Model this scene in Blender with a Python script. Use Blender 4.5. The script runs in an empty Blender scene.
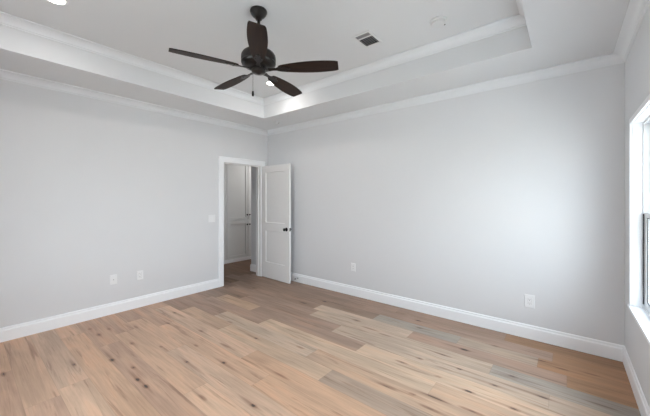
import bpy, bmesh, math, random
from mathutils import Vector, Matrix
random.seed(7)
C = bpy.context.scene.collection
SC = bpy.context.scene
PI = math.pi

# ------------------------------------------------------------------ camera
CAM_H = 1.448
cam_d = bpy.data.cameras.new('camera')
cam = bpy.data.objects.new('camera', cam_d); C.objects.link(cam)
cam.location = (0, 0, CAM_H)
cam.rotation_euler = (PI/2, 0, math.radians(39.1))
cam_d.sensor_width = 36.0
cam_d.lens = 36.0 * 297.6 / 650.0
cam_d.shift_y = -9.0 / 650.0
cam_d.clip_start = 0.02
SC.camera = cam

# ------------------------------------------------------------------ world, exposure
W = bpy.data.worlds.new('sky'); SC.world = W; W.use_nodes = True
wn = W.node_tree.nodes; wl = W.node_tree.links
for n in list(wn): wn.remove(n)
w_out = wn.new('ShaderNodeOutputWorld'); w_bg = wn.new('ShaderNodeBackground')
w_tc = wn.new('ShaderNodeTexCoord'); w_sep = wn.new('ShaderNodeSeparateXYZ'); w_rp = wn.new('ShaderNodeValToRGB')
w_rp.color_ramp.elements[0].position = 0.0; w_rp.color_ramp.elements[0].color = (0.885, 0.937, 1.0, 1)
w_rp.color_ramp.elements[1].position = 0.8; w_rp.color_ramp.elements[1].color = (0.79, 0.875, 1.0, 1)
wl.new(w_tc.outputs['Generated'], w_sep.inputs[0]); wl.new(w_sep.outputs['Z'], w_rp.inputs[0])
wl.new(w_rp.outputs[0], w_bg.inputs['Color']); wl.new(w_bg.outputs[0], w_out.inputs[0])
w_bg.inputs['Strength'].default_value = 7.0
# an overcast sky, skewed brighter to one side so the left wall gets more light
w_dt = wn.new('ShaderNodeVectorMath'); w_dt.operation = 'DOT_PRODUCT'; w_dt.inputs[1].default_value = (0.32, 0.34, 0.0)
w_ma = wn.new('ShaderNodeMath'); w_ma.operation = 'MULTIPLY_ADD'; w_ma.inputs[1].default_value = 7.0; w_ma.inputs[2].default_value = 7.0
wl.new(w_tc.outputs['Generated'], w_dt.inputs[0]); wl.new(w_dt.outputs['Value'], w_ma.inputs[0]); wl.new(w_ma.outputs[0], w_bg.inputs['Strength'])
sun_d = bpy.data.lights.new('sun', 'SUN'); sun_d.energy = 18.0; sun_d.angle = math.radians(2); sun_d.color = (1.0, 0.96, 0.9)
sun = bpy.data.objects.new('sun', sun_d); C.objects.link(sun); sun.rotation_euler = (math.radians(-12), math.radians(-22), 0)   # comes over the roof from the side without windows
vs = SC.view_settings
vs.view_transform = 'Standard'; vs.look = 'None'; vs.gamma = 1.0; vs.use_curve_mapping = False
vs.exposure = 0.50
SC.cycles.max_bounces = 16; SC.cycles.diffuse_bounces = 12; SC.cycles.transparent_max_bounces = 12
SC.cycles.sample_clamp_indirect = 6.0
SC.cycles.caustics_reflective = False; SC.cycles.caustics_refractive = False
LAMP_W = 3.2          # recessed lamps of the bedroom
HALL_W = 9.0         # recessed lamp of the hall

# ------------------------------------------------------------------ room dimensions
XL, XR, YB, YF = -4.446, 0.40, 3.735, -0.56
ZC, ZT = 2.742, 3.027                     # soffit and tray heights
TX0, TX1, TY0, TY1 = -3.772, -0.232, 0.05, 3.088      # tray opening
HX0, HY0, HY1 = -6.6, 1.2, 5.7           # the hall
DY0, DY1, DH = 2.785, 3.557, 2.060       # door opening in the left wall

def portal(name, loc, rot, sx, sy):
    l = bpy.data.lights.new(name, 'AREA'); l.shape = 'RECTANGLE'; l.size = sx; l.size_y = sy
    l.cycles.is_portal = True
    o = bpy.data.objects.new(name, l); C.objects.link(o); o.location = loc; o.rotation_euler = rot
    return o
# windows: (wall, start, end) with heights
WZ0, WZ1 = 0.615, 2.033
WIN_R = [(2.415, 3.306), (1.435, 2.325)]
WIN_F = [(-2.80, -1.95), (-1.85, -1.00)]  # unseen windows, added behind the viewer as daylight sources
for a, b in WIN_R:
    portal('window_portal', (XR + 0.16, (a+b)/2, (WZ0+WZ1)/2), (0, PI/2, 0), WZ1-WZ0, b-a)
for a, b in WIN_F:
    portal('window_portal', ((a+b)/2, YF - 0.16, (WZ0+WZ1)/2), (PI/2, 0, 0), b-a, WZ1-WZ0)

# ------------------------------------------------------------------ materials
def lin(r, g, b):
    f = lambda v: (v/255/12.92) if v/255 <= 0.04045 else ((v/255 + 0.055)/1.055)**2.4
    return (f(r), f(g), f(b), 1)
def mat(name, col, rough=0.5, metal=0.0, bump=0.0, bscale=200.0, var=0.0, vscale=3.0, emit=None, estr=0.0, spec=0.5):
    m = bpy.data.materials.new(name); m.use_nodes = True
    nt = m.node_tree; b = nt.nodes['Principled BSDF']
    b.inputs['Base Color'].default_value = col
    b.inputs['Roughness'].default_value = rough; b.inputs['Metallic'].default_value = metal
    b.inputs['Specular IOR Level'].default_value = spec
    tc = nt.nodes.new('ShaderNodeTexCoord')
    if var > 0:
        n = nt.nodes.new('ShaderNodeTexNoise'); n.inputs['Scale'].default_value = vscale; n.inputs['Detail'].default_value = 4
        nt.links.new(tc.outputs['Object'], n.inputs['Vector'])
        mr = nt.nodes.new('ShaderNodeMapRange'); mr.inputs['To Min'].default_value = 1-var; mr.inputs['To Max'].default_value = 1+var
        nt.links.new(n.outputs['Fac'], mr.inputs['Value'])
        mx = nt.nodes.new('ShaderNodeMix'); mx.data_type = 'RGBA'; mx.blend_type = 'MULTIPLY'; mx.inputs['Factor'].default_value = 1
        mx.inputs['A'].default_value = col
        nt.links.new(mr.outputs[0], mx.inputs['B']); nt.links.new(mx.outputs['Result'], b.inputs['Base Color'])
    if bump > 0:
        n = nt.nodes.new('ShaderNodeTexNoise'); n.inputs['Scale'].default_value = bscale; n.inputs['Detail'].default_value = 3
        nt.links.new(tc.outputs['Object'], n.inputs['Vector'])
        bp = nt.nodes.new('ShaderNodeBump'); bp.inputs['Strength'].default_value = bump; bp.inputs['Distance'].default_value = 0.002
        nt.links.new(n.outputs['Fac'], bp.inputs['Height']); nt.links.new(bp.outputs[0], b.inputs['Normal'])
    if emit:
        b.inputs['Emission Color'].default_value = emit; b.inputs['Emission Strength'].default_value = estr
    return m
M_wall = mat('wall_paint', (0.715, 0.725, 0.748, 1), 0.55, bump=0.12, bscale=250, var=0.01, spec=0.4)
M_ceil = mat('ceiling_paint', (0.70, 0.715, 0.735, 1), 0.75, bump=0.1, bscale=220, var=0.01, spec=0.3)
M_trim = mat('trim_paint', (0.92, 0.94, 0.97, 1), 0.32, bump=0.03, bscale=60)
M_crown = mat('crown_paint', (0.775, 0.80, 0.83, 1), 0.4, bump=0.03, bscale=60)
M_door = mat('door_paint', (0.85, 0.855, 0.86, 1), 0.38, bump=0.03, bscale=60)
M_cab = mat('cabinet_paint', (0.74, 0.76, 0.76, 1), 0.4, bump=0.03, bscale=60)
M_plate = mat('plastic_plate', (0.84, 0.85, 0.87, 1), 0.3, bump=0.02, bscale=40)
M_fix = mat('ceiling_fixture', (0.68, 0.69, 0.70, 1), 0.5, bump=0.02)
M_slot = mat('dark_slot', (0.02, 0.02, 0.02, 1), 0.6, bump=0.02)
M_black = mat('black_metal', (0.012, 0.012, 0.013, 1), 0.32, metal=0.6, bump=0.05, bscale=120)
M_bronze = mat('bronze_metal', (0.010, 0.007, 0.006, 1), 0.30, metal=0.3, bump=0.05, bscale=90)
M_chrome = mat('nickel_metal', (0.5, 0.5, 0.5, 1), 0.3, metal=1.0, bump=0.02)
M_vinyl = mat('window_vinyl', (0.80, 0.82, 0.84, 1), 0.35, bump=0.02)
M_gasket = mat('window_gasket', (0.05, 0.05, 0.055, 1), 0.6, bump=0.02)
M_duct = mat('vent_dark', (0.015, 0.015, 0.016, 1), 0.7, bump=0.02)
M_lamp = mat('lamp_lens', (0.9, 0.9, 0.9, 1), 0.4, bump=0.02, emit=(1.0, 0.94, 0.85, 1), estr=9.0)
M_bark = mat('bark', (0.10, 0.07, 0.05, 1), 0.9, bump=1.0, bscale=20, var=0.3, vscale=8)
M_leaf = mat('leaf', (0.06, 0.13, 0.03, 1), 0.6, var=0.4, vscale=1.5)
M_grass = mat('concrete', (0.46, 0.455, 0.44, 1), 0.9, bump=0.5, bscale=60, var=0.12, vscale=1.2)

def wood_blade():
    m = bpy.data.materials.new('blade_wood'); m.use_nodes = True
    nt = m.node_tree; b = nt.nodes['Principled BSDF']
    tc = nt.nodes.new('ShaderNodeTexCoord'); mp = nt.nodes.new('ShaderNodeMapping')
    mp.inputs['Scale'].default_value = (4, 60, 20)
    n = nt.nodes.new('ShaderNodeTexNoise'); n.inputs['Scale'].default_value = 1.0; n.inputs['Detail'].default_value = 6
    r = nt.nodes.new('ShaderNodeValToRGB')
    r.color_ramp.elements[0].color = (0.010, 0.0045, 0.003, 1); r.color_ramp.elements[0].position = 0.3
    r.color_ramp.elements[1].color = (0.032, 0.015, 0.009, 1); r.color_ramp.elements[1].position = 0.7
    nt.links.new(tc.outputs['Object'], mp.inputs[0]); nt.links.new(mp.outputs[0], n.inputs['Vector'])
    nt.links.new(n.outputs['Fac'], r.inputs[0]); nt.links.new(r.outputs[0], b.inputs['Base Color'])
    b.inputs['Roughness'].default_value = 0.5; b.inputs['Specular IOR Level'].default_value = 0.22
    return m
M_blade = wood_blade()

def glass_mat():
    m = bpy.data.materials.new('window_glass'); m.use_nodes = True
    nt = m.node_tree
    for n in list(nt.nodes): nt.nodes.remove(n)
    o = nt.nodes.new('ShaderNodeOutputMaterial'); mx = nt.nodes.new('ShaderNodeMixShader')
    t = nt.nodes.new('ShaderNodeBsdfTransparent'); t.inputs[0].default_value = (0.95, 0.98, 0.97, 1)
    g = nt.nodes.new('ShaderNodeBsdfGlossy'); g.inputs['Roughness'].default_value = 0.0
    ge = nt.nodes.new('ShaderNodeNewGeometry'); dt = nt.nodes.new('ShaderNodeVectorMath'); dt.operation = 'DOT_PRODUCT'
    nt.links.new(ge.outputs['Incoming'], dt.inputs[0]); nt.links.new(ge.outputs['Normal'], dt.inputs[1])
    ab = nt.nodes.new('ShaderNodeMath'); ab.operation = 'ABSOLUTE'; nt.links.new(dt.outputs['Value'], ab.inputs[0])
    iv_ = nt.nodes.new('ShaderNodeMath'); iv_.operation = 'SUBTRACT'; iv_.inputs[0].default_value = 1.0; nt.links.new(ab.outputs[0], iv_.inputs[1])
    pw = nt.nodes.new('ShaderNodeMath'); pw.operation = 'POWER'; pw.inputs[1].default_value = 5.0; nt.links.new(iv_.outputs[0], pw.inputs[0])
    fr = nt.nodes.new('ShaderNodeMath'); fr.operation = 'MULTIPLY_ADD'; fr.inputs[1].default_value = 0.92; fr.inputs[2].default_value = 0.04
    nt.links.new(pw.outputs[0], fr.inputs[0])
    nt.links.new(fr.outputs[0], mx.inputs[0]); nt.links.new(t.outputs[0], mx.inputs[1]); nt.links.new(g.outputs[0], mx.inputs[2])
    nt.links.new(mx.outputs[0], o.inputs[0])
    return m
M_glass = glass_mat()

ROW_Y0, ROW_W = 0.0925, 0.1905
def floor_mat():
    m = bpy.data.materials.new('oak_planks'); m.use_nodes = True
    nt = m.node_tree; N = nt.nodes; L = nt.links; b = N['Principled BSDF']
    def math_(op, a, b_=None, c=None):
        n = N.new('ShaderNodeMath'); n.operation = op
        for i, v in enumerate((a, b_, c)):
            if v is None: continue
            if isinstance(v, (int, float)): n.inputs[i].default_value = v
            else: L.new(v, n.inputs[i])
        return n.outputs[0]
    geo = N.new('ShaderNodeNewGeometry'); sep = N.new('ShaderNodeSeparateXYZ'); L.new(geo.outputs['Position'], sep.inputs[0])
    tint = N.new('ShaderNodeAttribute'); tint.attribute_name = 'tint'
    knot = N.new('ShaderNodeAttribute'); knot.attribute_name = 'knot'
    uv = N.new('ShaderNodeUVMap'); uv.uv_map = 'ends'; us = N.new('ShaderNodeSeparateXYZ'); L.new(uv.outputs[0], us.inputs[0])
    seed = tint.outputs['Alpha']
    def noise(sx, sy, detail, rough, dist=0.0, woff=0.0):
        cv = N.new('ShaderNodeCombineXYZ')
        L.new(math_('MULTIPLY', sep.outputs['X'], sx), cv.inputs['X']); L.new(math_('MULTIPLY', sep.outputs['Y'], sy), cv.inputs['Y'])
        n = N.new('ShaderNodeTexNoise'); n.noise_dimensions = '4D'; n.inputs['Scale'].default_value = 1.0
        n.inputs['Detail'].default_value = detail; n.inputs['Roughness'].default_value = rough; n.inputs['Distortion'].default_value = dist
        L.new(cv.outputs[0], n.inputs['Vector']); L.new(math_('MULTIPLY_ADD', seed, 40.0, woff), n.inputs['W'])
        return n.outputs['Fac']
    grain = noise(2.5, 70.0, 6, 0.6)
    soft = noise(1.4, 9.0, 3, 0.5, 0.6, 5.0)
    streak = noise(1.0, 17.0, 5, 0.6, 1.4, 11.0)
    def ramp(v, lo, hi, a, c):
        mr = N.new('ShaderNodeMapRange'); mr.interpolation_type = 'SMOOTHSTEP'; L.new(v, mr.inputs['Value'])
        for k, x in zip(('From Min', 'From Max', 'To Min', 'To Max'), (lo, hi, a, c)): mr.inputs[k].default_value = x
        return mr.outputs[0]
    g1 = ramp(grain, 0.3, 0.7, 0.91, 1.07)
    g2 = ramp(soft, 0.3, 0.7, 0.84, 1.12)
    def mix(fac, a, b_, mode='MIX'):
        n = N.new('ShaderNodeMix'); n.data_type = 'RGBA'; n.blend_type = mode
        if isinstance(fac, (int, float)): n.inputs['Factor'].default_value = fac
        else: L.new(fac, n.inputs['Factor'])
        for k, v in (('A', a), ('B', b_)):
            if isinstance(v, tuple): n.inputs[k].default_value = v
            else: L.new(v, n.inputs[k])
        return n.outputs['Result']
    col = mix(1.0, tint.outputs['Color'], math_('MULTIPLY', g1, g2), 'MULTIPLY')
    col = mix(ramp(streak, 0.54, 0.68, 0.0, 0.62), col, mix(1.0, col, (0.50, 0.40, 0.36, 1), 'MULTIPLY'))
    col = mix(ramp(soft, 0.52, 0.72, 0.0, 0.35), col, mix(1.0, col, (1.0, 0.84, 0.72, 1), 'MULTIPLY'))
    crack = math_('MULTIPLY', ramp(noise(1.6, 85.0, 3, 0.5, 0.8, 21.0), 0.62, 0.70, 0.0, 1.0), ramp(noise(1.8, 7.0, 2, 0.5, 0.0, 31.0), 0.50, 0.62, 0.0, 1.0))
    col = mix(math_('MULTIPLY', crack, 0.6), col, mix(1.0, col, (0.42, 0.33, 0.29, 1), 'MULTIPLY'))
    # knots
    kv = math_('MULTIPLY', knot.outputs['Fac'], ramp(grain, 0.2, 0.7, 1.15, 0.8))
    col = mix(ramp(kv, 0.05, 0.50, 0.0, 0.72), col, mix(1.0, col, (0.48, 0.36, 0.32, 1), 'MULTIPLY'))
    col = mix(ramp(kv, 0.55, 0.80, 0.0, 0.9), col, (0.035, 0.024, 0.02, 1))
    # seams
    fr = math_('FRACT', math_('DIVIDE', math_('SUBTRACT', sep.outputs['Y'], ROW_Y0), ROW_W))
    e = math_('MULTIPLY', math_('MINIMUM', fr, math_('SUBTRACT', 1.0, fr)), ROW_W)
    e2 = math_('MINIMUM', us.outputs['X'], us.outputs['Y'])
    seam = ramp(math_('MINIMUM', e, e2), 0.0, 0.0028, 1.0, 0.0)
    col = mix(math_('MULTIPLY', seam, 0.28), col, mix(1.0, col, (0.25, 0.20, 0.17, 1), 'MULTIPLY'))
    L.new(col, b.inputs['Base Color'])
    L.new(ramp(grain, 0.3, 0.7, 0.50, 0.38), b.inputs['Roughness'])
    b.inputs['Specular IOR Level'].default_value = 0.45
    bp = N.new('ShaderNodeBump'); bp.inputs['Strength'].default_value = 0.35; bp.inputs['Distance'].default_value = 0.0015
    L.new(math_('SUBTRACT', grain, math_('MULTIPLY', seam, 1.0)), bp.inputs['Height']); L.new(bp.outputs[0], b.inputs['Normal'])
    return m
M_floor = floor_mat()

# ------------------------------------------------------------------ mesh helpers
def box(bm, x0, x1, y0, y1, z0, z1, mx=None):
    vs_ = [bm.verts.new(mx @ Vector(p) if mx else p) for p in
           [(x0,y0,z0),(x1,y0,z0),(x1,y1,z0),(x0,y1,z0),(x0,y0,z1),(x1,y0,z1),(x1,y1,z1),(x0,y1,z1)]]
    for f in [(0,3,2,1),(4,5,6,7),(0,1,5,4),(1,2,6,5),(2,3,7,6),(3,0,4,7)]:
        bm.faces.new([vs_[i] for i in f])
def lathe(bm, prof, seg=40, mx=None, cap=True):
    rings = []
    for r, z in prof:
        ring = []
        for k in range(seg):
            a = 2*PI*k/seg
            p = Vector((r*math.cos(a), r*math.sin(a), z)); ring.append(bm.verts.new(mx @ p if mx else p))
        rings.append(ring)
    for i in range(len(rings)-1):
        for k in range(seg):
            bm.faces.new([rings[i][k], rings[i][(k+1) % seg], rings[i+1][(k+1) % seg], rings[i+1][k]])
    if cap:
        bm.faces.new(rings[0][::-1]); bm.faces.new(rings[-1])
def obj(name, bm, m, parent=None, bevel=0.0, smooth=False, segs=2, angle=35):
    bmesh.ops.recalc_face_normals(bm, faces=bm.faces[:])
    me = bpy.data.meshes.new(name); bm.to_mesh(me); bm.free()
    me.materials.append(m)
    if smooth:
        me.shade_smooth() if hasattr(me, 'shade_smooth') else [setattr(p, 'use_smooth', True) for p in me.polygons]
    o = bpy.data.objects.new(name, me); C.objects.link(o)
    if parent: o.parent = parent
    if bevel > 0:
        md = o.modifiers.new('bevel', 'BEVEL'); md.width = bevel; md.segments = segs; md.limit_method = 'ANGLE'; md.angle_limit = math.radians(angle)
    if smooth:
        # keep crisp edges where the outline turns sharply
        b2 = bmesh.new(); b2.from_mesh(me)
        for e in b2.edges:
            if len(e.link_faces) == 2 and e.calc_face_angle(0) > math.radians(angle): e.smooth = False
        b2.to_mesh(me); b2.free()
    return o
def tag(o, label, cat=None, kind=None, group=None):
    o['label'] = label
    if cat: o['category'] = cat
    if kind: o['kind'] = kind
    if group: o['group'] = group
    return o
def thing(name, label, cat, loc=(0,0,0), rot=(0,0,0), kind=None, group=None):
    o = bpy.data.objects.new(name, None); C.objects.link(o); o.location = loc; o.rotation_euler = rot
    o.empty_display_size = 0.1
    return tag(o, label, cat, kind, group)
def copy_tree(o, parent=None):
    c = o.copy(); C.objects.link(c); c.parent = parent
    for ch in [x for x in C.objects if x.parent == o]: copy_tree(ch, c)
    return c
def sweep(bm, p0, p1, nrm, prof, m0=0.0, m1=0.0):
    """Extrude a (out, z) profile from p0 to p1; out runs along nrm; m0/m1 shift each end by out*m (mitres)."""
    p0, p1, nrm = Vector(p0), Vector(p1), Vector(nrm); d = (p1-p0).normalized()
    A = [bm.verts.new(p0 + nrm*o_ + Vector((0,0,z)) + d*o_*m0) for o_, z in prof]
    B = [bm.verts.new(p1 + nrm*o_ + Vector((0,0,z)) - d*o_*m1) for o_, z in prof]
    n = len(prof)
    for i in range(n): bm.faces.new([A[i], A[(i+1) % n], B[(i+1) % n], B[i]])
    bm.faces.new(A); bm.faces.new(B[::-1])

# ------------------------------------------------------------------ floor
def plank_rows():
    T = dict(hall=lin(112,82,60), tan=lin(195,163,137), light=lin(203,176,151), warm=lin(196,160,130), pink=lin(160,132,115), brown=lin(152,122,104),  # hall: same oak, darkened to carry the shade of the dim hall
             grey=lin(164,146,130), blue=lin(152,146,138), gtan=lin(192,170,150), dark=lin(134,108,92), honey_shaded=lin(164,118,78))  # last tone: brown planks by the window, shade there mixed into the colour
    known = {   # row index -> list of (x start, tone)
        16: [(-6.7,'hall'), (-5.0,'dark'), (-4.2,'dark'), (-1.82,'blue'), (-0.86,'grey'), (-0.2,'honey_shaded')],
        17: [(-6.7,'hall'), (-4.8,'dark'), (-4.6,'dark'), (-2.4,'brown'), (-1.0,'pink'), (-0.1,'honey_shaded')],
        18: [(-6.7,'hall'), (-4.7,'dark'), (-3.5,'brown'), (-1.7,'brown'), (-0.5,'honey_shaded')],
        15: [(-6.7,'hall'), (-4.5,'dark'), (-3.9,'brown'), (-2.6,'gtan'), (-1.30,'pink'), (0.0,'honey_shaded')],
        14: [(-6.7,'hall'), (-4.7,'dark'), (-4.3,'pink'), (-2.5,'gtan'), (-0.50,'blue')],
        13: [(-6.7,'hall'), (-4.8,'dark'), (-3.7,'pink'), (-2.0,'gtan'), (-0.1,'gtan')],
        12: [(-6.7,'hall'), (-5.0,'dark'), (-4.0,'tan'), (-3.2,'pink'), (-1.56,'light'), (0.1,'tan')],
        11: [(-6.7,'brown'), (-4.1,'pink'), (-2.78,'light'), (-0.8,'tan')],
        10: [(-6.7,'brown'), (-3.4,'gtan'), (-1.86,'tan'), (-0.1,'light')],
        9:  [(-6.7,'brown'), (-3.9,'tan'), (-3.0,'light'), (-1.54,'grey'), (0.2,'tan')],
        8:  [(-6.7,'brown'), (-4.2,'gtan'), (-2.3,'warm'), (-0.5,'tan')],
        7:  [(-6.7,'brown'), (-3.6,'tan'), (-1.9,'warm')],
        6:  [(-6.7,'brown'), (-4.0,'tan'), (-2.94,'gtan'), (-1.0,'light')],
        5:  [(-6.7,'brown'), (-3.75,'tan'), (-2.2,'light')],
        4:  [(-6.7,'brown'), (-3.54,'pink'), (-1.6,'gtan')],
        3:  [(-6.7,'tan'), (-4.06,'warm'), (-2.0,'tan')],
        2:  [(-6.7,'gtan'), (-3.0,'light')],
        1:  [(-6.7,'tan'), (-2.9,'pink'), (-1.2,'tan')],
    }
    tones = ['tan','light','warm','pink','gtan','grey','brown']
    rows = {}
    y = ROW_Y0
    for n in range(-4, 31):
        rg = random.Random(n*13+5)
        if n in known: L_ = known[n]
        else:
            L_ = []; x = -6.7
            while x < 0.6:
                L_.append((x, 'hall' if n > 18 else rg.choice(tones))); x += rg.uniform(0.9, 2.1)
        rows[n] = [(x, T[t], rg.random()) for x, t in L_]
    return rows
PIX_KNOTS = [  # places on the floor, worked out from the picture with the camera's own geometry (x px, y px, size along, size across, depth)
 (90,329,1,1,.8),(109,329,1,1,.8),(99,334.8,1.6,1.4,.7),(112,360,1.3,1.2,1),(133.4,367.6,1,1,.8),(137.7,379.6,1.3,1,1),(74,364.5,1.2,.8,.8),
 (132,343.4,1.4,1.2,.7),(136,327,2,.8,.7),(174.8,312.7,1.2,1.2,.8),(168,323.3,1.2,.8,.8),(201,331,1.5,.8,.8),(161,346.7,.6,.6,.9),(186.7,362,.8,.8,1),
 (145.8,386.4,1.3,1,1),(202.7,397.6,2,.8,.7),(196,345.5,1.2,.8,.7),(223.8,362.7,1,1,1),(253.4,405.5,.9,.9,1),(256,338.3,.8,.8,.9),(224.8,345.5,3,.6,.8),
 (280.7,375.5,3.5,.6,.8),(324.6,301.5,1.6,1.4,.9),(303.6,303,2.5,1,.7),(300,347.3,1.8,.8,.7),(356.6,320.4,2,1.2,.8),(370,328.8,4,.8,.7),
 (418.4,320.7,1.2,1,1),(419.6,328,1.2,1,.9),(385,335,3,.6,.7),(464.2,349.7,1.6,1.2,1),(442.3,354.7,3,.8,.8),(419.6,358.4,1,.8,.9),(459.5,369,.8,.8,1),
 (401.9,362.3,2,.9,.8),(468.4,391.4,1.4,.9,1),(412.8,394.3,.8,.8,.8),(430.5,409,3,.6,.8),(435.5,398,3.5,.6,.9),(472.6,411.6,3,.6,.9),(386.7,386.4,3,.7,.8),
 (438,376.6,1,.7,.6),(512.5,376.2,1.2,.8,.9),(494.5,385.4,1.4,.8,.9),(514,409,1.3,.9,1),(495,346,1.3,.9,.8),(542.7,397.3,1.6,.7,.9),(541.5,360.8,1.3,.8,.8),
 (591,374.2,2,.7,.7),(601.5,405.4,3.5,.7,.7),(562,369,2,.8,.6),(238,296,1,1,.7),(268,295,1,1,.7),(254,288,1.2,1,.8),(230,322,2,.8,.6)]
def build_floor():
    import numpy as np
    rows = plank_rows()
    X0, X1, DX, SUB = -6.70, 0.56, 0.02, 16
    nx = int(round((X1-X0)/DX)); n0, n1 = -4, 30
    ny = (n1-n0)*SUB
    xs = X0 + np.arange(nx+1)*DX; ys = ROW_Y0 + n0*ROW_W + np.arange(ny+1)*ROW_W/SUB
    Y, X = np.meshgrid(ys, xs, indexing='ij')
    co = np.stack([X.ravel(), Y.ravel(), np.zeros(X.size)], 1).astype(np.float32)
    # knots
    K = np.zeros(X.shape)
    s_, c_ = math.sin(math.radians(39.1)), math.cos(math.radians(39.1))
    def add(kx, ky, rx, ry, a):
        d = np.sqrt(((X-kx)/rx)**2 + ((Y-ky)/ry)**2)
        np.maximum(K, a*np.clip(1.35-d*0.9, 0, 1), out=K)
    rk = random.Random(11)
    for px, py, sx, sy, a in PIX_KNOTS:
        w = 297.6*CAM_H/(py-199.0); u = (px-325)/297.6*w
        kx, ky = u*c_-w*s_, u*s_+w*c_
        add(kx, ky, 0.026*sx+0.006, 0.011*sy+0.004, a)
        add(kx+rk.uniform(-.08, .08), ky+rk.uniform(-.006, .006), rk.uniform(.12, .28), rk.uniform(.010, .020), .42*a)
    rg = random.Random(3)
    for k in range(16): add(rg.uniform(-4.4, .4), rg.uniform(-.5, .35), rg.uniform(.02, .05), rg.uniform(.008, .014), rg.uniform(.6, 1))
    idx = np.arange((nx+1)*(ny+1)).reshape(ny+1, nx+1)
    F = np.stack([idx[:-1,:-1], idx[:-1,1:], idx[1:,1:], idx[1:,:-1]], -1).reshape(-1, 4)
    nf = F.shape[0]
    me = bpy.data.meshes.new('floor')
    me.vertices.add(co.shape[0]); me.vertices.foreach_set('co', co.ravel())
    me.loops.add(nf*4); me.loops.foreach_set('vertex_index', F.ravel().astype(np.int32))
    me.polygons.add(nf); me.polygons.foreach_set('loop_start', (np.arange(nf)*4).astype(np.int32))
    me.update(calc_edges=True)
    ka = me.attributes.new('knot', 'FLOAT', 'POINT'); ka.data.foreach_set('value', K.ravel().astype(np.float32))
    col = np.zeros((ny, nx, 4), np.float32); ends = np.zeros((ny, nx, 4, 2), np.float32)
    for n in range(n0, n1):
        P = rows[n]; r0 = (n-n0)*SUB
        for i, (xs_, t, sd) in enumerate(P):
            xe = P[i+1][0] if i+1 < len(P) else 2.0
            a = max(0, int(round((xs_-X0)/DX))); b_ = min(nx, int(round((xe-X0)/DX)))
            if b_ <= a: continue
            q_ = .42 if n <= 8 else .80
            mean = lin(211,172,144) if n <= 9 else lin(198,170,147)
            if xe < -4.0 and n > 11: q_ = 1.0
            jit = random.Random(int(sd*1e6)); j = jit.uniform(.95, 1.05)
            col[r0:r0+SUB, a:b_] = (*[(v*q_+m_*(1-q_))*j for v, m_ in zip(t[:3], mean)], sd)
            xa = X0 + np.arange(a, b_)*DX
            L0 = xa - (X0+a*DX); R0 = (X0+b_*DX) - xa
            for c4, dx in ((0, 0), (1, DX), (2, DX), (3, 0)):
                ends[r0:r0+SUB, a:b_, c4, 0] = L0 + dx; ends[r0:r0+SUB, a:b_, c4, 1] = R0 - dx
    ca = me.attributes.new('tint', 'FLOAT_COLOR', 'CORNER')
    ca.data.foreach_set('color', np.repeat(col.reshape(-1, 4), 4, axis=0).ravel())
    uvl = me.uv_layers.new(name='ends'); uvl.data.foreach_set('uv', ends.ravel())
    me.materials.append(M_floor); me.validate()
    o = bpy.data.objects.new('floor', me); C.objects.link(o)
    tag(o, 'wide oak plank floor with knots, running through the room and hall', 'floor', 'structure')
build_floor()

# ------------------------------------------------------------------ walls
def wall(name, label, parts, m=None):
    bm = bmesh.new()
    for p in parts: box(bm, *p)
    return tag(obj(name, bm, m or M_wall), label, 'wall', 'structure')
TOP = 3.2
wall('wall_left', 'pale grey wall with the door opening', [
    (XL-.12, XL, YF-.2, DY0-.02, 0, TOP), (XL-.12, XL, DY1+.02, HY1+.1, 0, TOP), (XL-.12, XL, DY0-.02, DY1+.02, DH+.02, TOP)])
wall('wall_back', 'pale grey long wall beside the open door', [(XL, XR+.2, YB, YB+.12, 0, TOP)])
pr = []
lo, hi = WIN_R[1][0], WIN_R[0][1]
pr += [(XR, XR+.15, YF-.2, lo-.02, 0, TOP), (XR, XR+.15, hi+.02, YB, 0, TOP), (XR, XR+.15, lo-.02, hi+.02, 0, WZ0-.02), (XR, XR+.15, lo-.02, hi+.02, WZ1+.02, TOP),
       (XR, XR+.15, WIN_R[1][1]+.02, WIN_R[0][0]-.02, WZ0-.02, WZ1+.02)]
wall('wall_right', 'pale grey wall holding the window at the right edge', pr)
lo, hi = WIN_F[0][0], WIN_F[1][1]
wall('wall_front', 'pale grey wall behind the viewer', [
    (XL, lo-.02, YF-.15, YF, 0, TOP), (hi+.02, XR, YF-.15, YF, 0, TOP), (lo-.02, hi+.02, YF-.15, YF, 0, WZ0-.02), (lo-.02, hi+.02, YF-.15, YF, WZ1+.02, TOP),
    (WIN_F[0][1]+.02, WIN_F[1][0]-.02, YF-.15, YF, WZ0-.02, WZ1+.02)])
wall('wall_hall_far', 'hall wall behind the built-in cabinet', [(HX0-.1, HX0, HY0-.1, HY1+.1, 0, TOP)])
wall('wall_hall_end', 'dim hall end walls', [(HX0, XL-.12, HY0-.1, HY0, 0, TOP), (HX0, XL-.12, HY1, HY1+.1, 0, TOP)])
wall('wall_hall_return', 'short grey hall wall beyond the door opening', [(XL-.12-.37, XL-.12, 3.715, 3.835, 0, ZC)])

# ceiling: soffit ring, tray sides, tray top; separate flat one over the hall
bm = bmesh.new()
for b_ in [(XL, TX0, YF, YB), (TX1, XR, YF, YB), (TX0, TX1, YF, TY0), (TX0, TX1, TY1, YB)]:
    box(bm, *b_, ZC, TOP)
box(bm, TX0, TX1, TY0, TY1, ZT, TOP)
tag(obj('ceiling', bm, M_ceil), 'white tray ceiling with a lower flat border', 'ceiling', 'structure')
bm = bmesh.new(); box(bm, HX0, XL-.12, HY0, HY1, ZC, TOP)
tag(obj('ceiling_hall', bm, M_ceil), 'flat hall ceiling beyond the doorway', 'ceiling', 'structure')
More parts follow.
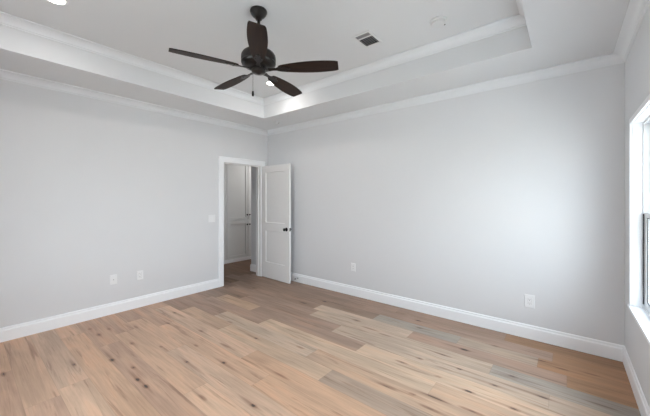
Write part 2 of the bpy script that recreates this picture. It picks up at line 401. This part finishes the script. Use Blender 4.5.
# roof over the room keeps the sky out of the joints
bm = bmesh.new(); box(bm, HX0-.5, XR+.55, YF-.6, HY1+.5, TOP, TOP+.12)
tag(obj('roof', bm, M_vinyl), 'flat roof slab over the house with short eaves', 'roof', 'structure')

# crown mouldings: (out from wall, z below the ceiling)
CROWN = [(0, 0), (.080, 0), (.080, -.010), (.074, -.012), (.063, -.015), (.051, -.020), (.040, -.027), (.031, -.036), (.024, -.046), (.019, -.058), (.016, -.068), (.009, -.071), (.009, -.080), (0, -.082)]
n_trim = [0]
def crown(p0, p1, nrm, z, label):
    n_trim[0] += 1
    bm = bmesh.new(); sweep(bm, (*p0, z), (*p1, z), (*nrm, 0), CROWN, 1, 1)
    tag(obj('trim_%d' % n_trim[0], bm, M_crown), label, 'crown moulding', 'structure')
def ring(x0, x1, y0, y1, z, where):
    crown((x0, y0), (x0, y1), (1, 0), z, 'white crown moulding %s, over the left wall' % where)
    crown((x0, y1), (x1, y1), (0, -1), z, 'white crown moulding %s, over the long back wall' % where)
    crown((x1, y1), (x1, y0), (-1, 0), z, 'white crown moulding %s, over the window wall' % where)
    crown((x1, y0), (x0, y0), (0, 1), z, 'white crown moulding %s, behind the viewer' % where)
ring(XL, XR, YF, YB, ZC, 'along the lower ceiling')
ring(TX0, TX1, TY0, TY1, ZT, 'inside the raised tray')

BASE = [(0, 0), (.015, 0), (.015, .108), (.013, .114), (.009, .120), (.009, .132), (.006, .140), (0, .143)]
def baseboard(name, label, runs):
    bm = bmesh.new()
    for p0, p1, nrm, m0, m1 in runs: sweep(bm, (*p0, 0), (*p1, 0), (*nrm, 0), BASE, m0, m1)
    tag(obj(name, bm, M_trim), label, 'baseboard', 'structure')
baseboard('baseboard_left', 'white baseboard below the outlets, left of the door', [((XL, YF), (XL, DY0-.096), (1,0), 1, 0), ((XL, DY1+.096), (XL, YB), (1,0), 0, 1)])
baseboard('baseboard_back', 'white baseboard along the long wall', [((XL, YB), (XR, YB), (0,-1), 1, 1)])
baseboard('baseboard_right', 'white baseboard below the window', [((XR, YB), (XR, YF), (-1,0), 1, 1)])
baseboard('baseboard_front', 'white baseboard behind the viewer', [((XR, YF), (XL, YF), (0,1), 1, 1)])
baseboard('baseboard_hall', 'white baseboard on the short hall wall', [((XL-.12-.37, 3.715), (XL-.12, 3.715), (0,-1), -1, 0), ((XL-.12-.37, 3.835), (XL-.12-.37, 3.715), (-1,0), 0, -1)])

# door casing and jambs
def casing_profile_box(bm, x0, x1, y0, y1, z0, z1): box(bm, x0, x1, y0, y1, z0, z1)
bm = bmesh.new()
CW = .092
for sx0, sx1 in ((XL, XL+.018), (XL-.138, XL-.12)):
    box(bm, sx0, sx1, DY0-CW, DY0-.004, 0, DH+.004)
    box(bm, sx0, sx1, DY1+.004, DY1+CW, 0, DH+.004)
    box(bm, sx0, sx1, DY0-CW, DY1+CW, DH+.004, DH+.094)
# backband edge
box(bm, XL+.018, XL+.024, DY0-CW, DY0-CW+.018, 0, DH+.094); box(bm, XL+.018, XL+.024, DY1+CW-.018, DY1+CW, 0, DH+.094)
box(bm, XL+.018, XL+.024, DY0-CW+.018, DY1+CW-.018, DH+.076, DH+.094)
tag(obj('trim_9', bm, M_trim, bevel=.002), 'white flat casing around the door opening', 'door casing', 'structure')
bm = bmesh.new()
box(bm, XL-.12, XL, DY0-.02, DY0, 0, DH+.02); box(bm, XL-.12, XL, DY1, DY1+.02, 0, DH+.02); box(bm, XL-.12, XL, DY0, DY1, DH, DH+.02)
box(bm, XL-.085, XL-.045, DY0, DY0+.012, 0, DH); box(bm, XL-.085, XL-.045, DY1-.012, DY1, 0, DH); box(bm, XL-.085, XL-.045, DY0+.012, DY1-.012, DH-.012, DH)
tag(obj('trim_10', bm, M_door, bevel=.001), 'white door jamb with stop inside the opening', 'door jamb', 'structure')

# ------------------------------------------------------------------ door leaf (hinged at the right jamb, swung open)
def panel_leaf(bm, Wd, T, H, stile, rails, depth=.012, slope=.007):
    """Leaf lying along +x, thickness 0..T in y. rails = [(z0,z1) ...] solid bands; panels between them recessed."""
    box(bm, 0, stile, 0, T, 0, H); box(bm, Wd-stile, Wd, 0, T, 0, H)
    for z0, z1 in rails: box(bm, stile, Wd-stile, 0, T, z0, z1)
    for (a0, a1), (b0, b1) in zip(rails[:-1], rails[1:]):
        x0, x1, z0, z1 = stile, Wd-stile, a1, b0
        for y_out, y_in in ((0, depth), (T, T-depth)):
            o4 = [(x0, y_out, z0), (x1, y_out, z0), (x1, y_out, z1), (x0, y_out, z1)]
            i4 = [(x0+slope, y_in, z0+slope), (x1-slope, y_in, z0+slope), (x1-slope, y_in, z1-slope), (x0+slope, y_in, z1-slope)]
            ov = [bm.verts.new(p) for p in o4]; iv = [bm.verts.new(p) for p in i4]
            for k in range(4): bm.faces.new([ov[k], ov[(k+1) % 4], iv[(k+1) % 4], iv[k]])
            bm.faces.new(iv)
LEAF_W, LEAF_T = .765, .035
hx, hy = XL+.028, 3.598
ang = math.atan2(3.546-3.576, .77)
leaf_root = thing('door_1', 'white two-panel door standing open against the long wall', 'door', (XL+.012, 3.568, 0), (0, 0, ang), kind='structure')
bm = bmesh.new(); panel_leaf(bm, LEAF_W, LEAF_T, 2.043, .118, [(0, .285), (.860, 1.010), (1.925, 2.043)])
lf = obj('door_leaf', bm, M_door, leaf_root); lf.location = (.012, 0, .010)
# knobs both sides with roses, plus the latch plate on the edge
def knob_bm(sgn):
    bm = bmesh.new()
    R = Matrix.Rotation(PI/2*sgn, 4, 'X')
    lathe(bm, [(.033, 0), (.033, .004), (.028, .008), (.013, .010), (.011, .016), (.011, .030), (.020, .034), (.0265, .042), (.0275, .052), (.024, .060), (.016, .064)], 32, R)
    return bm
k1 = obj('door_knob', knob_bm(1), M_black, leaf_root, smooth=True); k1.location = (LEAF_W+.012-.070, 0, .925)
k2 = obj('door_knob', knob_bm(-1), M_black, leaf_root, smooth=True); k2.location = (LEAF_W+.012-.070, LEAF_T, .925)
bm = bmesh.new(); box(bm, 0, .0015, .005, .030, -.028, .028); box(bm, .0015, .010, .011, .024, -.008, .008)
lp = obj('latch_plate', bm, M_black, leaf_root, bevel=.0005); lp.location = (LEAF_W+.012, 0, .925)
for z in (.20, 1.03, 1.86):
    bm = bmesh.new()
    lathe(bm, [(.006, -.045), (.006, .045)], 16, Matrix.Translation((-.002, -.004, 0)))
    box(bm, -.001, .0118, .000, .030, -.044, .044)
    h_ = obj('hinge', bm, M_door, leaf_root); h_.location = (0, 0, z)

# ------------------------------------------------------------------ hall cabinet
def shaker(bm, y0, y1, z0, z1, x, rail=.058, T=.024, depth=.019):
    """door in the plane x (front face at x, facing +x)"""
    box(bm, x-T, x, y0, y0+rail, z0, z1); box(bm, x-T, x, y1-rail, y1, z0, z1)
    box(bm, x-T, x, y0+rail, y1-rail, z0, z0+rail); box(bm, x-T, x, y0+rail, y1-rail, z1-rail, z1)
    box(bm, x-T, x-depth, y0+rail, y1-rail, z0+rail, z1-rail)
cabx = -5.92
cab = thing('linen_cabinet', 'tall built-in white shaker cabinet in the hall beyond the doorway', 'cabinet', (cabx, 4.365, 0))
inv = Matrix.Translation((-cabx, -4.365, 0))
def cobj(name, bm, m, parent, **k):
    bm.transform(inv); return obj(name, bm, m, parent, **k)
bm = bmesh.new()
CY0, CY1 = 3.70, 5.03
box(bm, HX0+.01, cabx-.022, CY0, CY1, 0.0, 2.60)
box(bm, cabx-.022, cabx-.004, CY0, 3.796, .0, 2.60); box(bm, cabx-.022, cabx-.004, 4.934, CY1, .0, 2.60)
box(bm, cabx-.022, cabx-.004, 3.796, 4.934, 0, .085); box(bm, cabx-.022, cabx-.004, 3.796, 4.934, 2.40, 2.60)
box(bm, cabx-.022, cabx-.010, 3.796, 4.934, .930, .962)
cobj('cabinet_body', bm, M_cab, cab, bevel=.001)
bm = bmesh.new(); box(bm, cabx-.004, cabx+.010, CY0, CY1, 0, .075)
cobj('base_board', bm, M_trim, cab, bevel=.002)
for y0, y1, ky in ((3.800, 4.357, 4.328), (4.373, 4.930, 4.397)):
    for z0, z1, kz in ((.089, .926, .845), (.966, 2.396, 1.075)):
        bm = bmesh.new(); shaker(bm, y0, y1, z0, z1, cabx)
        d = cobj('cabinet_door', bm, M_cab, cab, bevel=.001)
        bm = bmesh.new(); lathe(bm, [(.006, 0), (.006, .012), (.017, .020), (.019, .030), (.015, .036)], 20, Matrix.Translation((cabx, ky, kz)) @ Matrix.Rotation(PI/2, 4, 'Y'))
        cobj('knob', bm, M_black, d, smooth=True)

# ------------------------------------------------------------------ windows
def double_hung(name, label, w0, w1, axis):
    """Twin unit part; axis 'R' = right wall (opening along y), 'F' = front wall (opening along x). Built in local coords:
       s along the wall, d outward depth (0 = room face of the wall), z up."""
    root = thing(name, label, 'window', kind='structure')
    if axis == 'R':
        mx = Matrix(((0,1,0,XR),(1,0,0,0),(0,0,1,0),(0,0,0,1)))
    else:
        mx = Matrix(((1,0,0,0),(0,-1,0,YF),(0,0,1,0),(0,0,0,1)))
    def B(bm, s0, s1, d0, d1, z0, z1): box(bm, s0, s1, d0, d1, z0, z1, mx)
    D0 = .053
    bm = bmesh.new()      # jamb extension
    B(bm, w0-.019, w0, 0, .15, WZ0-.019, WZ1+.019); B(bm, w1, w1+.019, 0, .15, WZ0-.019, WZ1+.019)
    B(bm, w0, w1, 0, .15, WZ1, WZ1+.019); B(bm, w0, w1, D0, .15, WZ0-.019, WZ0)
    obj('jamb', bm, M_trim, root)
    bm = bmesh.new()      # vinyl frame
    f = .014
    B(bm, w0+.001, w0+f, D0, .148, WZ0, WZ1); B(bm, w1-f, w1-.001, D0, .148, WZ0, WZ1)
    B(bm, w0+f, w1-f, D0, .148, WZ0, WZ0+f); B(bm, w0+f, w1-f, D0, .148, WZ1-f, WZ1-.001)
    obj('window_frame', bm, M_vinyl, root, bevel=.002)
    bm = bmesh.new()
    for q in ((w0+.001, w0+f+.003), (w1-f-.003, w1-.001)): B(bm, q[0], q[1], D0-.002, D0+.004, WZ0+.03, 1.335)
    obj('weatherstrip', bm, M_gasket, root)
    zm = 1.325
    for nm, d0, z0, z1 in (('lower_sash', D0+.008, WZ0+f, zm+.02), ('upper_sash', D0+.048, zm-.02, WZ1-f)):
        bm = bmesh.new(); a, b_, t = w0+f+.002, w1-f-.002, .038
        B(bm, a, a+t, d0, d0+.034, z0, z1); B(bm, b_-t, b_, d0, d0+.034, z0, z1)
        B(bm, a+t, b_-t, d0, d0+.034, z0, z0+t); B(bm, a+t, b_-t, d0, d0+.034, z1-t, z1)
        s = obj(nm, bm, M_vinyl, root, bevel=.002)
        bm = bmesh.new(); B(bm, a+t-.002, b_-t+.002, d0+.012, d0+.020, z0+t-.002, z1-t+.002)
        obj('pane', bm, M_glass, s)
        bm = bmesh.new(); g = .005
        for q in ((a+t, a+t+g, z0+t, z1-t), (b_-t-g, b_-t, z0+t, z1-t), (a+t+g, b_-t-g, z0+t, z0+t+g), (a+t+g, b_-t-g, z1-t-g, z1-t)):
            B(bm, q[0], q[1], d0+.006, d0+.011, q[2], q[3])
        obj('gasket', bm, M_gasket, s)
    return root
double_hung('window_1', 'bright double-hung window on the right edge, nearest the corner', *WIN_R[0], 'R')
double_hung('window_2', 'second window of the pair on the right wall, outside the view', *WIN_R[1], 'R')
double_hung('window_3', 'left of two unseen windows added behind the viewer for daylight', *WIN_F[0], 'F')
double_hung('window_4', 'right of two unseen windows added behind the viewer for daylight', *WIN_F[1], 'F')
def window_trim(name, label, w0, w1, m0, m1, axis):
    mx = Matrix(((0,1,0,XR),(1,0,0,0),(0,0,1,0),(0,0,0,1))) if axis == 'R' else Matrix(((1,0,0,0),(0,-1,0,YF),(0,0,1,0),(0,0,0,1)))
    bm = bmesh.new(); c = .042
    B = lambda *q: box(bm, *q, mx)
    B(w0-c, w0-.005, -.018, 0, WZ0, WZ1+.005); B(w1+.005, w1+c, -.018, 0, WZ0, WZ1+.005)
    B(w0-c, w1+c, -.018, 0, WZ1+.005, WZ1+c); B(m0+.005, m1-.005, -.018, 0, WZ0, WZ1+.005)
    B(w0-c-.01, w1+c+.01, -.026, .0, WZ0-.022, WZ0)      # stool nose
    for a, b_ in ((w0, m0), (m1, w1)): B(a, b_, 0, .053, WZ0-.018, WZ0)   # stool inside the opening
    B(w0-.019, w1+.019, -.004, .0, WZ0-.022, WZ0)
    tag(obj(name, bm, M_trim, bevel=.0015), label, 'window casing', 'structure')
window_trim('trim_11', 'white casing and sill around the right-hand window', WIN_R[1][0], WIN_R[0][1], WIN_R[1][1], WIN_R[0][0], 'R')
window_trim('trim_12', 'white casing and sill around the added windows behind the viewer', WIN_F[0][0], WIN_F[1][1], WIN_F[0][1], WIN_F[1][0], 'F')

# ------------------------------------------------------------------ outside
bm = bmesh.new(); box(bm, -30, 40, -40, 60, -.65, -.45)  # unseen patio, kept pale so its bounce lifts the ceiling
tag(obj('ground', bm, M_grass), 'pale concrete patio added outside the window to bounce light indoors', 'patio', 'structure')
def tree(loc, h, r, label, seed):
    rg = random.Random(seed)
    root = thing('tree', label, 'tree', loc, group='trees outside the window')
    bm = bmesh.new(); lathe(bm, [(.16, 0), (.12, .3), (.10, h*.45), (.05, h*.8)], 12)
    for k in range(6):
        a = k*2.4; R = Matrix.Translation((0, 0, h*(.35+.07*k))) @ Matrix.Rotation(a, 4, 'Z') @ Matrix.Rotation(.9, 4, 'Y')
        lathe(bm, [(.05, 0), (.02, r*.9)], 8, R)
    obj('trunk', bm, M_bark, root, smooth=True)
    bm = bmesh.new()
    for k in range(5000):
        v = Vector((rg.gauss(0, 1), rg.gauss(0, 1), rg.gauss(0, 1))).normalized() * (rg.random()**.4)
        c = Vector((v.x*r, v.y*r, h*.66 + v.z*h*.36)) + Vector((rg.gauss(0, .08), rg.gauss(0, .08), rg.gauss(0, .08)))
        q = Matrix.Translation(c) @ Matrix.Rotation(rg.uniform(0, 6.3), 4, 'Z') @ Matrix.Rotation(rg.uniform(-1, 1), 4, 'X')
        s = rg.uniform(.06, .11)
        vv = [bm.verts.new(q @ Vector(p)) for p in ((-s, 0, 0), (0, -s*.4, .01), (s, 0, 0), (0, s*.4, .01))]
        bm.faces.new(vv)
    me = bpy.data.meshes.new('foliage'); bm.to_mesh(me); bm.free(); me.materials.append(M_leaf)
    o = bpy.data.objects.new('foliage', me); C.objects.link(o); o.parent = root
tree((1.75, 10.6, -.45), 4.6, 1.4, 'leafy green tree seen through the top of the window', 2)

# ------------------------------------------------------------------ ceiling fan
FX, FY = -2.0060, 1.586
fan = thing('ceiling_fan', 'dark bronze five-blade ceiling fan hanging from the raised tray', 'ceiling fan', (FX, FY, ZT))
def fz(z): return z - .011 - ZT
bm = bmesh.new(); lathe(bm, [(.068, 0), (.071, -.006), (.071, -.014), (.064, -.030), (.052, -.046), (.038, -.058), (.030, -.062), (.026, -.076), (.018, -.078)], 40)
obj('canopy', bm, M_bronze, fan, smooth=True)
bm = bmesh.new(); lathe(bm, [(.0125, -.076), (.0125, -.33)], 20)
lathe(bm, [(.020, -.300), (.024, -.306), (.024, -.328), (.034, -.338)], 24)
obj('downrod', bm, M_bronze, fan, smooth=True)
Z = fz
bm = bmesh.new()
lathe(bm, [(.030, Z(2.698)), (.072, Z(2.696)), (.108, Z(2.689)), (.130, Z(2.676)), (.141, Z(2.658)), (.143, Z(2.640)), (.143, Z(2.616)), (.139, Z(2.610)), (.139, Z(2.604)),
           (.143, Z(2.598)), (.136, Z(2.580)), (.112, Z(2.566)), (.090, Z(2.560)), (.050, Z(2.556))], 56)
obj('motor_housing', bm, M_bronze, fan, smooth=True, angle=50)
bm = bmesh.new()
lathe(bm, [(.050, Z(2.562)), (.050, Z(2.545)), (.058, Z(2.545)), (.060, Z(2.528)), (.056, Z(2.519)), (.044, Z(2.512)), (.022, Z(2.509)), (.014, Z(2.504)), (.004, Z(2.502))], 40)
obj('switch_housing', bm, M_bronze, fan, smooth=True, angle=50)
def blade_mesh():
    bm = bmesh.new()
    n = 24; r0, r1 = .172, .668; th = .0055
    top, bot = [], []
    out = []
    for i in range(n+1):
        t = i/n; x = r0 + (r1-r0)*t
        w = .037 + (.071-.037)*math.sin(min(1, t/.62)*PI/2) if t < .62 else .071 - .015*((t-.62)/.38)**2
        if t < .05: w *= .80 + .2*(t/.05)
        if t > .975: w *= 1 - .10*((t-.975)/.025)
        out.append((x, w))
    pts = [(x, w) for x, w in out] + [(x, -w) for x, w in reversed(out)]
    tv = [bm.verts.new((x, y, th/2)) for x, y in pts]; bv = [bm.verts.new((x, y, -th/2)) for x, y in pts]
    bm.faces.new(tv); bm.faces.new(bv[::-1])
    k = len(pts)
    for i in range(k): bm.faces.new([tv[i], bv[i], bv[(i+1) % k], tv[(i+1) % k]])
    return bm
def iron_mesh():
    bm = bmesh.new()
    # bracket: arm from the motor's underside, widening into a three-lobed plate under the blade
    pts = [(.085, .020), (.120, .013), (.150, .014), (.172, .026), (.200, .034), (.225, .030), (.240, .018), (.268, .012), (.276, 0)]
    pl = pts + [(x, -y) for x, y in reversed(pts[:-1])]
    tv = [bm.verts.new((x, y, -.0035)) for x, y in pl]; bv = [bm.verts.new((x, y, -.0085)) for x, y in pl]
    bm.faces.new(tv); bm.faces.new(bv[::-1])
    for i in range(len(pl)): bm.faces.new([tv[i], bv[i], bv[(i+1) % len(pl)], tv[(i+1) % len(pl)]])
    for x, y in ((.205, .020), (.205, -.020), (.258, 0)):
        lathe(bm, [(.006, -.0085), (.005, -.0115), (.002, -.0125)], 12, Matrix.Translation((x, y, 0)))
    return bm
BZ, PITCH = Z(2.545), math.radians(-12)
b0 = obj('blade', blade_mesh(), M_blade, fan); i0 = obj('blade_iron', iron_mesh(), M_bronze, b0)
for k in range(5):
    b_ = b0 if k == 0 else b0.copy()
    if k: C.objects.link(b_)
    b_.parent = fan; b_.location = (0, 0, BZ)
    b_.rotation_euler = (Matrix.Rotation(math.radians(39.1 - 6.3 + 72*k), 3, 'Z') @ Matrix.Rotation(PITCH, 3, 'X')).to_euler()
    if k:
        i_ = i0.copy(); C.objects.link(i_); i_.parent = b_
# pull chain
cdx, cdy = -.048*math.cos(math.radians(39.1)), -.048*math.sin(math.radians(39.1))
bm = bmesh.new()
for k in range(36):
    z = Z(2.520) - .0045*k
    lathe(bm, [(.0004, z+.0019), (.0017, z+.0010), (.0017, z-.0010), (.0004, z-.0019)], 6, Matrix.Translation((cdx, cdy, 0)))
lathe(bm, [(.0006, Z(2.520)), (.0006, Z(2.358))], 6, Matrix.Translation((cdx, cdy, 0)))
pc = obj('pull_chain', bm, M_bronze, fan, smooth=True)
bm = bmesh.new(); lathe(bm, [(.003, Z(2.366)), (.0075, Z(2.362)), (.009, Z(2.350)), (.010, Z(2.332)), (.008, Z(2.322)), (.003, Z(2.320))], 16, Matrix.Translation((cdx, cdy, 0)))
obj('chain_fob', bm, M_bronze, pc, smooth=True)

# ------------------------------------------------------------------ recessed lamps
def can_light(x, y, z, label, watts, rad=.063):
    t = thing('recessed_light', label, 'ceiling light', (x, y, z), group='recessed ceiling lights')
    bm = bmesh.new(); lathe(bm, [(rad+.016, 0), (rad+.016, -.003), (rad+.006, -.006), (rad, -.006), (rad-.002, -.001)], 40, cap=False)
    obj('trim_ring', bm, M_plate, t, smooth=True)
    bm = bmesh.new(); lathe(bm, [(rad-.001, -.001), (rad-.001, -.0035), (rad-.02, -.0045)], 40)
    obj('lens', bm, M_lamp, t)
    l = bpy.data.lights.new('lamp', 'AREA'); l.shape = 'DISK'; l.size = rad*1.8; l.energy = watts; l.color = (1.0, .95, .90)
    o = bpy.data.objects.new('lamp', l); C.objects.link(o); o.parent = t; o.location = (0, 0, -.008)
    return t
can_light(-3.130, .478, ZT, 'lit round recessed light at the top left edge of the photo', LAMP_W)
can_light(-3.125, 2.686, ZT, 'lit round recessed light just behind the fan blade', LAMP_W)
can_light(-.83, .505, ZT, 'round recessed light over the viewer, outside the view', LAMP_W)
can_light(-5.2, 4.75, ZC, 'round recessed light in the hall ceiling, hidden by the wall', HALL_W)

# ------------------------------------------------------------------ detectors
def detector(x, y, z, label, r, name, dot):
    t = thing(name, label, 'smoke detector', (x, y, z))
    bm = bmesh.new(); lathe(bm, [(r, 0), (r, -.008), (r*.96, -.012), (r*.88, -.013)], 40)
    obj('base_plate', bm, M_fix, t, smooth=True)
    bm = bmesh.new(); lathe(bm, [(r*.80, -.010), (r*.80, -.028), (r*.72, -.036), (r*.55, -.039), (r*.25, -.040)], 40)
    obj('detector_cover', bm, M_fix, t, smooth=True)
    if dot:
        a = math.radians(39.1+8); bm = bmesh.new()
        lathe(bm, [(.009, 0), (.009, -.003), (.006, -.004)], 16, Matrix.Translation((r*.80*math.cos(a), r*.80*math.sin(a), -.027)))
        obj('sensor_port', bm, M_duct, t)
    return t
detector(-.885, 2.678, ZT, 'round white smoke detector with dark port, right of the ceiling vent', .074, 'smoke_detector', True)
detector(-3.79, 3.378, ZC, 'small round white detector on the lower ceiling above the door corner', .045, 'smoke_detector', False)

# ------------------------------------------------------------------ vent
vx0, vx1, vy0, vy1 = -1.606, -1.456, 2.438, 2.655
vent = thing('ceiling_vent', 'white ceiling air vent with dark louvres beside the fan', 'vent', ((vx0+vx1)/2, (vy0+vy1)/2, ZT))
iv = Matrix.Translation((-(vx0+vx1)/2, -(vy0+vy1)/2, -ZT))
fw = .026
bm = bmesh.new()
for q in ((vx0-fw, vx0, vy0-fw, vy1+fw), (vx1, vx1+fw, vy0-fw, vy1+fw), (vx0, vx1, vy0-fw, vy0), (vx0, vx1, vy1, vy1+fw), (vx0, vx1, 2.490, 2.508)):
    box(bm, *q, ZT-.007, ZT)
bm.transform(iv); obj('vent_frame', bm, M_fix, vent, bevel=.002)
bm = bmesh.new(); box(bm, vx0, vx1, vy0, vy1, ZT-.0015, ZT-.0005); bm.transform(iv); obj('vent_shade_plate', bm, M_duct, vent)  # black plate stands in for the shade inside the vent
M_louv = mat('louvre_metal', (0.33, 0.33, 0.34, 1), 0.5, bump=.02)
for k in range(6):
    x = vx0 + .014 + k*(vx1-vx0-.028)/5
    bm = bmesh.new(); box(bm, -.0045, .0045, 2.510, vy1-.001, -.0005, .0005, Matrix.Translation((x, 0, ZT-.0045)) @ Matrix.Rotation(.5, 4, 'Y'))
    bm.transform(iv); obj('louvre', bm, M_louv, vent)
for k in range(2):
    y = vy0 + .016 + k*.020
    bm = bmesh.new(); box(bm, vx0+.001, vx1-.001, -.0045, .0045, -.0005, .0005, Matrix.Translation((0, y, ZT-.0045)) @ Matrix.Rotation(-.5, 4, 'X'))
    bm.transform(iv); obj('louvre', bm, M_louv, vent)

# ------------------------------------------------------------------ outlets and switch
def place_on(wallname, s, z):
    if wallname == 'L': return Matrix.Translation((XL, s, z)) @ Matrix(((0,0,1,0),(1,0,0,0),(0,1,0,0),(0,0,0,1)))
    return Matrix.Translation((s, YB, z)) @ Matrix(((1,0,0,0),(0,0,-1,0),(0,1,0,0),(0,0,0,1)))
def plate_bm(w, h, t=.006):
    bm = bmesh.new()
    a = [(-w/2, -h/2), (w/2, -h/2), (w/2, h/2), (-w/2, h/2)]; i = .005
    b_ = [(-w/2+i, -h/2+i), (w/2-i, -h/2+i), (w/2-i, h/2-i), (-w/2+i, h/2-i)]
    V = [[bm.verts.new((x, y, z)) for x, y in q] for q, z in ((a, 0), (a, t*.5), (b_, t))]
    for r in range(2):
        for k in range(4): bm.faces.new([V[r][k], V[r][(k+1) % 4], V[r+1][(k+1) % 4], V[r+1][k]])
    bm.faces.new(V[2]); bm.faces.new(V[0][::-1]); return bm
def outlet(wallname, s, z, label, w=.076, h=.120, kind='outlet', name='electrical_outlet', cat='outlet'):
    t = thing(name, label, cat); t.matrix_world = place_on(wallname, s, z)
    obj('cover_plate', plate_bm(w, h), M_plate, t)
    if kind == 'outlet':
        bm = bmesh.new(); box(bm, -.0165, .0165, -.0335, .0335, .004, .0075)
        rc = obj('receptacle', bm, M_plate, t, bevel=.001)
        bm = bmesh.new()
        for cy in (.019, -.019):
            box(bm, -.0075, -.0055, cy-.002, cy+.007, .0074, .0078); box(bm, .0055, .0075, cy-.001, cy+.006, .0074, .0078)
            lathe(bm, [(.0028, .0074), (.0028, .0078)], 12, Matrix.Translation((0, cy-.008, 0)))
        box(bm, -.0172, -.0166, -.034, .034, .004, .0062); box(bm, .0166, .0172, -.034, .034, .004, .0062)
        obj('socket_slots', bm, M_slot, rc)
    elif kind == 'switch':
        for cx in (-.023, .023):
            bm = bmesh.new(); box(bm, cx-.0165, cx+.0165, -.0335, .0335, .004, .007); box(bm, cx-.0145, cx+.0145, -.031, .001, .007, .0095)
            obj('rocker', bm, M_plate, t, bevel=.001)
    elif kind == 'cable':
        bm = bmesh.new(); lathe(bm, [(.0065, .005), (.0065, .008), (.0045, .0085), (.0045, .015)], 6)
        obj('cable_jack', bm, M_chrome, t)
    return t
outlet('L', 1.232, .430, 'white cable plate on the left wall, leftmost plate in the photo', .078, .122, 'cable', 'cable_plate', 'wall plate')
outlet('L', 1.533, .426, 'white electrical outlet on the left wall beside the cable plate')
outlet('L', 2.575, 1.134, 'white double rocker light switch beside the door casing', .116, .118, 'switch', 'light_switch', 'light switch')
outlet('B', -2.485, .424, 'white electrical outlet on the long wall, near the open door')
outlet('B', -.300, .388, 'white electrical outlet on the long wall, near the window corner', .090, .134)

# ------------------------------------------------------------------ door stop on the baseboard
ds = thing('door_stop', 'small black and silver spring door stop on the baseboard behind the door', 'door stop', (-3.63, YB-.015, .070))
bm = bmesh.new(); lathe(bm, [(.013, 0), (.013, .003), (.007, .006), (.007, .010)], 20, Matrix.Rotation(PI/2, 4, 'X')); obj('mount', bm, M_chrome, ds, smooth=True)
bm = bmesh.new()
prev = None
for k in range(97):
    a = k*2*PI/12; y = -(.009 + .052*k/96)
    c = Vector((.0065*math.cos(a), y, .0065*math.sin(a))); rad = Vector((math.cos(a), 0, math.sin(a)))
    r4 = [bm.verts.new(c + rad*.0012*math.cos(q) + Vector((0, 1, 0))*.0012*math.sin(q)) for q in (0, PI/2, PI, 3*PI/2)]
    if prev:
        for i in range(4): bm.faces.new([prev[i], prev[(i+1) % 4], r4[(i+1) % 4], r4[i]])
    prev = r4
obj('spring', bm, M_chrome, ds, smooth=True)
bm = bmesh.new(); lathe(bm, [(.007, .058), (.0105, .060), (.0105, .076), (.007, .080)], 20, Matrix.Rotation(PI/2, 4, 'X')); obj('rubber_tip', bm, M_black, ds, smooth=True)
